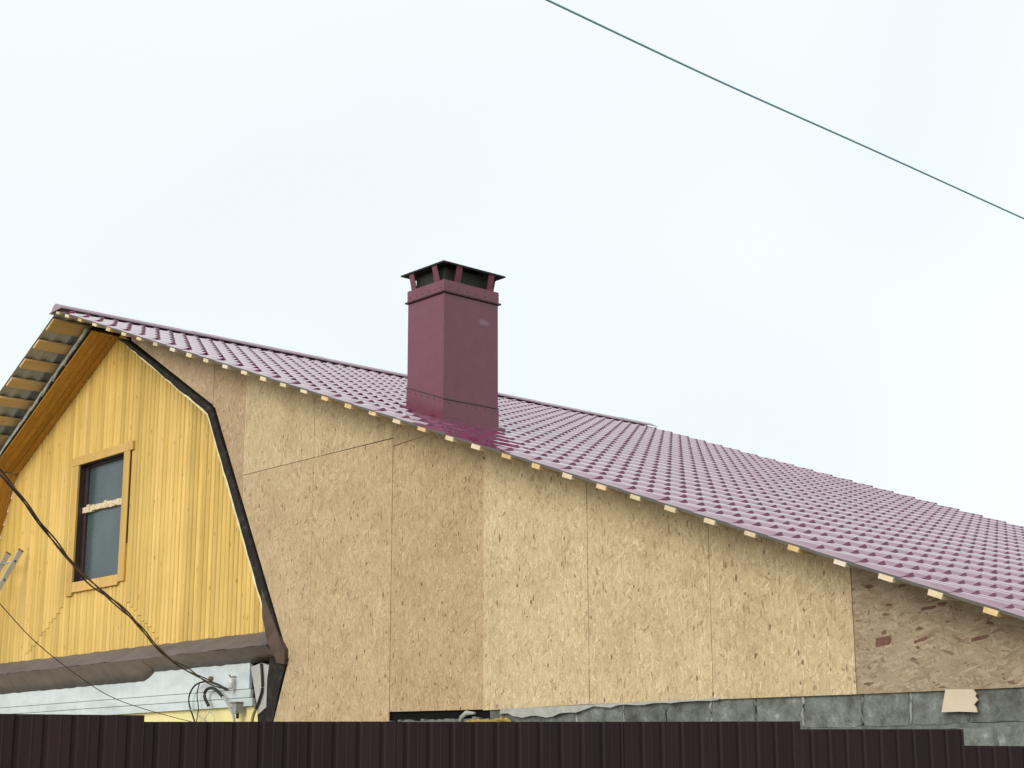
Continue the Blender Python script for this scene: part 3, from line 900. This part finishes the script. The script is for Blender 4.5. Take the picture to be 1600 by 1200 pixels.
# ridge cap in overlapping lengths, with a closed front end
def ridge_cap(y0, y1, lift, end):
    m = MB()
    h = RZ + lift
    prof = [(RIDGE_X - 0.15, h - 0.010), (RIDGE_X - 0.10, h + 0.005), (RIDGE_X - 0.055, h + 0.062), (RIDGE_X, h + 0.085), (RIDGE_X + 0.055, h + 0.070), (RIDGE_X + 0.10, h + 0.032), (RIDGE_X + 0.165, h + 0.014), (RIDGE_X + 0.167, h + 0.002)]
    a = m.add([(x, y0, z) for x, z in prof]); b = m.add([(x, y1, z) for x, z in prof])
    for i in range(len(prof) - 1):
        m.face((a + i, b + i, b + i + 1, a + i + 1)[::-1], 0, False)
    a2 = m.add([(x, y0, z - 0.004) for x, z in prof]); b2 = m.add([(x, y1, z - 0.004) for x, z in prof])
    for i in range(len(prof) - 1):
        m.face((a2 + i, b2 + i, b2 + i + 1, a2 + i + 1), 1, False)
    if end:
        m.face(list(range(a, a + len(prof)))[::-1], 0)
    m.build('ridge_cap', [M['tile'], M['tile_back']], house)
y = FRONT - 0.03
i = 0
while y < BACK - 0.1:
    y1 = min(y + 1.95, BACK + 0.02)
    ridge_cap(y - 0.08 if i else y, y1, 0.004 * (i % 2), i == 0)
    y = y1; i += 1

# ------------------------------------------------------------------ chimney casing
CX1, CY0, CA, CB = -1.087, 0.45, 0.546, 0.674
CX0, CY1 = CX1 - CA, CY0 + CB
ZM, ZT = 6.124, 6.244
m = MB()
zb = lambda x: roof_z(x) - 0.05
m.hexa([(CX0, CY0, zb(CX0)), (CX1, CY0, zb(CX1)), (CX1, CY1, zb(CX1)), (CX0, CY1, zb(CX0)), (CX0, CY0, ZM), (CX1, CY0, ZM), (CX1, CY1, ZM), (CX0, CY1, ZM)])
chim = m.build('chimney', M['flue'], house, origin=((CX0 + CX1) / 2, (CY0 + CY1) / 2, roof_z(CX0)))
def ring(name, mat, o, z0, z1, lo=None):
    m = MB(); t = 0.012
    zz = (lambda x: lo(x)) if lo else (lambda x: z0)
    zt = (lambda x: lo(x) + (z1 - z0)) if lo else (lambda x: z1)
    X0, X1, Y0, Y1 = CX0 - o, CX1 + o, CY0 - o, CY1 + o
    for (a, b, c, d) in ((X0, X1, Y0, CY0 - 0.001), (X0, X1, CY1 + 0.001, Y1), (X0, CX0 - 0.001, CY0, CY1), (CX1 + 0.001, X1, CY0, CY1)):
        m.hexa([(a, c, zz(a)), (b, c, zz(b)), (b, d, zz(b)), (a, d, zz(a)), (a, c, zt(a)), (b, c, zt(b)), (b, d, zt(b)), (a, d, zt(a))])
    return m.build(name, mat, chim)
ring('crown_band', M['flue'], 0.006, ZM + 0.010, ZT)
ring('crown_lip', M['flue_dark'], 0.024, ZM - 0.006, ZM + 0.008)
ring('seam_rod', M['flue_dark'], 0.009, 0, 0.009, lambda x: roof_z(x) + 0.235)
ring('base_collar', M['flue'], 0.005, 0, 0.26, lambda x: roof_z(x) - 0.03)
ring('base_flange', M['flue'], 0.05, 0, 0.045, lambda x: roof_z(x) + 0.018)
for sx_, yy in ((CX1, CY0),):
    m = MB(); m.box(sx_ - 0.010, sx_ + 0.0035, yy - 0.0035, yy + 0.010, ZM - 1.0, ZM - 0.008); m.build('corner_fold', M['flue'], chim)
OV, ZC = 0.056, 6.408
m = MB(); m.box(CX0 + 0.055, CX1 - 0.055, CY0 + 0.055, CY1 - 0.055, ZM + 0.01, ZC - 0.02); m.build('flue_core', M['cap_under'], chim)
m = MB()
ex0, ex1, ey0, ey1 = CX0 - OV, CX1 + OV, CY0 - OV, CY1 + OV
mx, my = (ex0 + ex1) / 2, (ey0 + ey1) / 2
k = m.add([(ex0, ey0, ZC), (ex1, ey0, ZC), (ex1, ey1, ZC), (ex0, ey1, ZC), (mx, my, ZC + 0.13)])
for a, b in ((0, 1), (1, 2), (2, 3), (3, 0)):
    m.face((k + a, k + b, k + 4), 0)
k2 = m.add([(ex0 + .004, ey0 + .004, ZC - 0.014), (ex1 - .004, ey0 + .004, ZC - 0.014), (ex1 - .004, ey1 - .004, ZC - 0.014), (ex0 + .004, ey1 - .004, ZC - 0.014), (mx, my, ZC + 0.10)])
for a, b in ((0, 1), (1, 2), (2, 3), (3, 0)):
    m.face((k2 + b, k2 + a, k2 + 4), 1)
    m.face((k + a, k2 + a, k2 + b, k + b), 1)
m.build('chimney_cap', [M['flue_dark'], M['cap_under']], chim)
# rivet rows along the crown and the base seam
rv = MB()
for f in range(6):
    for (zf, off) in ((lambda x: ZM + 0.045, 0.006), (lambda x: roof_z(x) + 0.205, 0.005)):
        px_ = CX0 + CA * (0.08 + 0.168 * f); py_ = CY0 + CB * (0.08 + 0.168 * f)
        rv.tube([(px_, CY0 - off, zf(px_)), (px_, CY0 - off - 0.004, zf(px_))], 0.005, 6)
        rv.tube([(CX1 + off, py_, zf(CX1)), (CX1 + off + 0.004, py_, zf(CX1))], 0.005, 6)
tag(rv.build('rivets', M['flue_dark'], chim), kind='stuff')
# flat struts flaring from the crown to the cap, two on each side
def strut(px, py, ox, oy, tx, ty):
    m = MB(); w = 0.036; z0, z1 = ZT - 0.05, ZC + 0.005
    a = Vector((px, py, z0)); b = Vector((px + ox, py + oy, z1)); t = Vector((tx, ty, 0)) * w; n_ = Vector((ox, oy, 0)).normalized() * 0.004
    m.hexa([a - t - n_, a + t - n_, a + t + n_, a - t + n_, b - t - n_, b + t - n_, b + t + n_, b - t + n_])
    m.build('strut', M['flue'], chim)
for f in (0.16, 0.80):
    strut(CX0 + CA * f, CY0 + 0.014, 0.0, -0.05, 1, 0); strut(CX0 + CA * f, CY1 - 0.014, 0.0, 0.05, 1, 0)
for f in (0.24, 0.84):
    strut(CX1 - 0.014, CY0 + CB * f, 0.05, 0.0, 0, 1); strut(CX0 + 0.014, CY0 + CB * f, -0.05, 0.0, 0, 1)

# ------------------------------------------------------------------ fence of dark profiled sheets in stepped lengths
FP = Vector((4.94110, -6.28330, 0)); FU = Vector((0.233445, 0.972370, 0)); FN = Vector((0.972370, -0.233445, 0))   # FN faces the camera
fence = tag(empty('fence', FP), 'dark brown corrugated metal fence with stepped top along the yard', 'fence')
def fence_sheet(s0, s1, za, zb, lift):
    m = MB(); pitch = 0.0980; prof = []
    k = math.floor(s0 / pitch) - 1
    while k * pitch < s1 + pitch:
        b = k * pitch + 0.005
        prof += [(b - 0.0135, 0.0), (b - 0.006, -0.009), (b + 0.006, -0.009), (b + 0.0135, 0.0), (b + 0.046, 0.0), (b + 0.049, 0.0016), (b + 0.053, 0.0016), (b + 0.056, 0.0)]
        k += 1
    prof = [(s, d) for s, d in prof if s0 < s < s1]
    prof = [(s0, 0.0)] + prof + [(s1, 0.0)]
    def P(s, d, z):
        q = FP + FU * s + FN * (d + lift); return (q.x, q.y, z)
    top = [za + (zb - za) * (s - s0) / (s1 - s0) for s, d in prof]
    A = m.add([P(s, d, 0.05) for s, d in prof]); B = m.add([P(s, d, z) for (s, d), z in zip(prof, top)])
    C = m.add([P(s, d - 0.002, 0.05) for s, d in prof]); D = m.add([P(s, d - 0.002, z) for (s, d), z in zip(prof, top)])
    for i in range(len(prof) - 1):
        m.face((A + i, A + i + 1, B + i + 1, B + i)); m.face((C + i, D + i, D + i + 1, C + i + 1), 1); m.face((B + i, B + i + 1, D + i + 1, D + i))
    m.build('fence_sheet', [M['fence'], M['fence_back']], fence, origin=P(s0, 0, 0))
for s0, s1, za, zb, lf in ((-2.0, -0.82, 1.872, 1.872, 0.0), (-0.84, 0.349, 1.870, 1.876, 0.003), (0.335, 1.36, 1.853, 1.868, 0.0), (1.34, 2.36, 1.866, 1.880, 0.003), (2.34, 3.282, 1.880, 1.894, 0.0), (3.26, 4.232, 1.860, 1.871, 0.003), (4.21, 5.30, 1.796, 1.796, 0.0)):
    fence_sheet(s0, s1, za, zb, lf)
for s in (-1.9, 0.2, 2.3, 4.3):
    m = MB(); q = FP + FU * s - FN * 0.075
    m.box(q.x - 0.03, q.x + 0.03, q.y - 0.03, q.y + 0.03, -0.3, 1.72); m.build('post', M['steel'], fence)
for z in (0.45, 1.45):
    m = MB(); a = FP + FU * -2.0 - FN * 0.03; b = FP + FU * 5.3 - FN * 0.03
    m.tube([(a.x, a.y, z), (b.x, b.y, z)], 0.014, 6); m.build('rail', M['steel'], fence)

# ------------------------------------------------------------------ loose things
# pale scrap of board wedged under the wall boards
P = [(4.397, 2.047), (4.521, 2.047), (4.652, 2.039), (4.645, 2.066), (4.628, 2.086), (4.657, 2.112), (4.637, 2.136), (4.647, 2.151), (4.622, 2.179), (4.426, 2.187)]
m = MB(); k = m.add([(x, -0.020 - (2.17 - z) * 0.12, z) for x, z in P] + [(x, -0.010 - (2.17 - z) * 0.12, z) for x, z in P]); n = len(P)
m.face(list(range(k, k + n))); m.face(list(range(k + n, k + 2 * n))[::-1])
for i in range(n):
    j = (i + 1) % n; m.face((k + i, k + n + i, k + n + j, k + j))
tag(m.build('board_scrap', M['pale'], origin=(4.5, -0.02, 2.1)), 'pale torn scrap of board hanging over the grey blocks below the chipboard wall', 'board scrap')

# aluminium ladder leaning on the gable
ladder = tag(empty('ladder', (-9.6, -1.95, 0.0)), 'grey aluminium ladder leaning against the yellow plank gable', 'ladder')
ld = Vector((0, 0.46, 0.89)).normalized()
topR, topL = Vector((-9.425, 0.30, 4.515)), Vector((-9.79, 0.30, 4.515))
for t_ in (topR, topL):
    b_ = t_ - ld * 5.0
    m = MB(); w, d = 0.032, 0.016
    nn = Vector((0, -ld.z, ld.y))
    ps = []
    for q_ in (b_, t_):
        ps += [q_ + Vector((-d, 0, 0)) + nn * w, q_ + Vector((d, 0, 0)) + nn * w, q_ + Vector((d, 0, 0)) - nn * w, q_ + Vector((-d, 0, 0)) - nn * w]
    m.hexa(ps); r_ = m.build('rail', M['alu'], ladder)
    m = MB(); ps = []
    for s in (-0.004, 0.018):
        q_ = t_ + ld * s
        ps += [q_ + Vector((-d - .002, 0, 0)) + nn * (w + .002), q_ + Vector((d + .002, 0, 0)) + nn * (w + .002), q_ + Vector((d + .002, 0, 0)) - nn * (w + .002), q_ + Vector((-d - .002, 0, 0)) - nn * (w + .002)]
    m.hexa(ps); m.build('end_cap', M['rust'], r_)
for i in range(17):
    q_ = topR - ld * (0.155 + 0.28 * i); p_ = topL - ld * (0.155 + 0.28 * i)
    m = MB(); m.tube([p_, q_ + Vector((0.02, 0, 0))], 0.014, 8); rg = m.build('rung', M['alu'], ladder)
    m = MB(); m.tube([q_ + Vector((0.017, 0, 0)), q_ + Vector((0.026, 0, 0))], 0.013, 8); m.build('rivet', M['black'], rg)

# twisted service cable crossing the gable to the insulator
base = [(3.2, -7.6, 4.55), (2.1, -6.4, 4.05), (1.21, -5.21, 3.75), (0.48, -4.51, 3.57), (0.13, -4.18, 3.48), (-0.33, -3.76, 3.34), (-1.01, -3.13, 3.17), (-1.83, -2.29, 2.99), (-2.88, -1.28, 2.73), (-3.69, -0.39, 2.60), (-4.24, 0.22, 2.55)]
base = smooth_path(base, 12)
svc = tag(empty('service_cable', (-4.24, 0.22, 2.55)), 'twisted dark service cable sagging across the yellow gable to a white insulator', 'cable')
for ph, mat, sp in ((0.0, 'black', 1.0), (2.1, 'black', 1.4), (4.2, 'redwire', 0.6)):
    pts = []
    L = 0
    for i, p_ in enumerate(base):
        if i: L += (p_ - base[i - 1]).length
        a = L * 3.2 + ph; am = (0.007 + 0.012 * (0.5 + 0.5 * math.sin(L * 1.9 + ph))) * sp
        pts.append(p_ + Vector((0.6, 0.6, 0)) * am * math.cos(a) * 0.8 + Vector((0, 0, 1)) * am * math.sin(a))
    m = MB(); m.tube(pts, 0.0062, 6); m.build('strand', M[mat], svc)

m = MB(); m.tube(smooth_path([(2.6, -7.2, 3.75), (1.6, -5.9, 3.35), (0.61, -4.86, 3.06), (-0.24, -4.11, 2.81), (-0.93, -3.49, 2.62), (-1.73, -2.70, 2.43), (-2.32, -2.09, 2.32), (-3.01, -1.32, 2.25), (-3.77, -0.47, 2.20), (-4.62, 0.32, 2.19)], 6), 0.0035, 5)
tag(m.build('thin_wire', M['brownwire'], origin=(-4.62, 0.32, 2.19)), 'single thin dark wire drooping low across the skirt to the white cornice', 'wire')

m = MB(); m.tube(smooth_path([(3.62, -9.6, 6.95), (3.48, -6.4, 6.66), (3.30, -3.14, 6.57), (3.26, -2.28, 6.56), (3.18, -0.49, 6.545), (3.11, 1.43, 6.55), (3.01, 3.85, 6.555), (2.94, 5.70, 6.565), (2.7, 11, 6.75), (2.4, 18, 7.3)], 6), 0.0072, 6)
tag(m.build('overhead_wire', M['bluewire'], origin=(3.2, 0, 6.55)), 'taut thin wire crossing the empty sky above the roof', 'wire')

# cable ends looping on the cornice
def z3(pts, y):
    return smooth_path([(x, y + dy, z) for (x, z), dy in zip(pts, [0.0] * len(pts))], 6)
m = MB(); m.tube(z3([(-4.266, 2.547), (-4.442, 2.613), (-4.668, 2.649), (-4.869, 2.625), (-4.978, 2.543), (-4.996, 2.458), (-4.951, 2.370), (-4.864, 2.243), (-4.827, 2.098)], 0.22), 0.0095, 6)
tag(m.build('loose_cable', M['black'], origin=(-4.9, 0.22, 2.3)), 'thin black cable in the widest loop on the white cornice', 'cable', 'loose cables on the cornice')
m = MB(); m.tube(z3([(-4.583, 2.397), (-4.665, 2.485), (-4.657, 2.550), (-4.572, 2.579), (-4.471, 2.562), (-4.370, 2.512), (-4.318, 2.478)], 0.21), 0.017, 7)
o = m.build('loose_cable', M['black'], origin=(-4.6, 0.21, 2.4))
m = MB(); m.tube(z3([(-4.331, 2.485), (-4.242, 2.430), (-4.165, 2.351), (-4.099, 2.272), (-4.051, 2.082)], 0.21), 0.013, 7); m.build('bare_sheath', M['greywire'], o)
tag(o, 'thick black cable bent in a short hook turning grey, inside the wider loop', 'cable', 'loose cables on the cornice')
m = MB(); m.tube(z3([(-4.811, 2.643), (-4.843, 2.571), (-4.849, 2.492), (-4.814, 2.373), (-4.842, 2.242), (-4.843, 2.098)], 0.23), 0.006, 5)
tag(m.build('loose_cable', M['black'], origin=(-4.85, 0.23, 2.3)), 'thin dark wire hanging nearly straight down inside the widest cable loop', 'cable', 'loose cables on the cornice')
m = MB(); m.tube(z3([(-4.567, 2.396), (-4.550, 2.337), (-4.619, 2.274), (-4.648, 2.159)], 0.2), 0.004, 5); m.tube(z3([(-4.550, 2.337), (-4.486, 2.309), (-4.444, 2.244), (-4.450, 2.154)], 0.2), 0.004, 5)
m.tube(z3([(-4.918, 2.375), (-4.785, 2.312), (-4.605, 2.248), (-4.499, 2.155)], 0.2), 0.005, 5)
tag(m.build('loose_cable', M['greywire'], origin=(-4.6, 0.2, 2.2)), 'frayed fine wire ends splaying just above the fence top', 'cable', 'loose cables on the cornice')
m = MB(); m.tube(z3([(-3.644, 2.780), (-3.618, 2.634), (-3.612, 2.520), (-3.657, 2.422), (-3.710, 2.343)], 0.22), 0.014, 7)
o = m.build('loose_cable', M['black'], origin=(-3.9, 0.22, 2.4))
m = MB(); m.tube(z3([(-3.710, 2.343), (-3.752, 2.281), (-3.771, 2.213), (-3.764, 2.107)], 0.22), 0.016, 7); m.build('stained_sheath', M['foam'], o)
tag(o, 'black cable running down the grey corner panel beside the chipboard', 'cable', 'loose cables on the cornice')
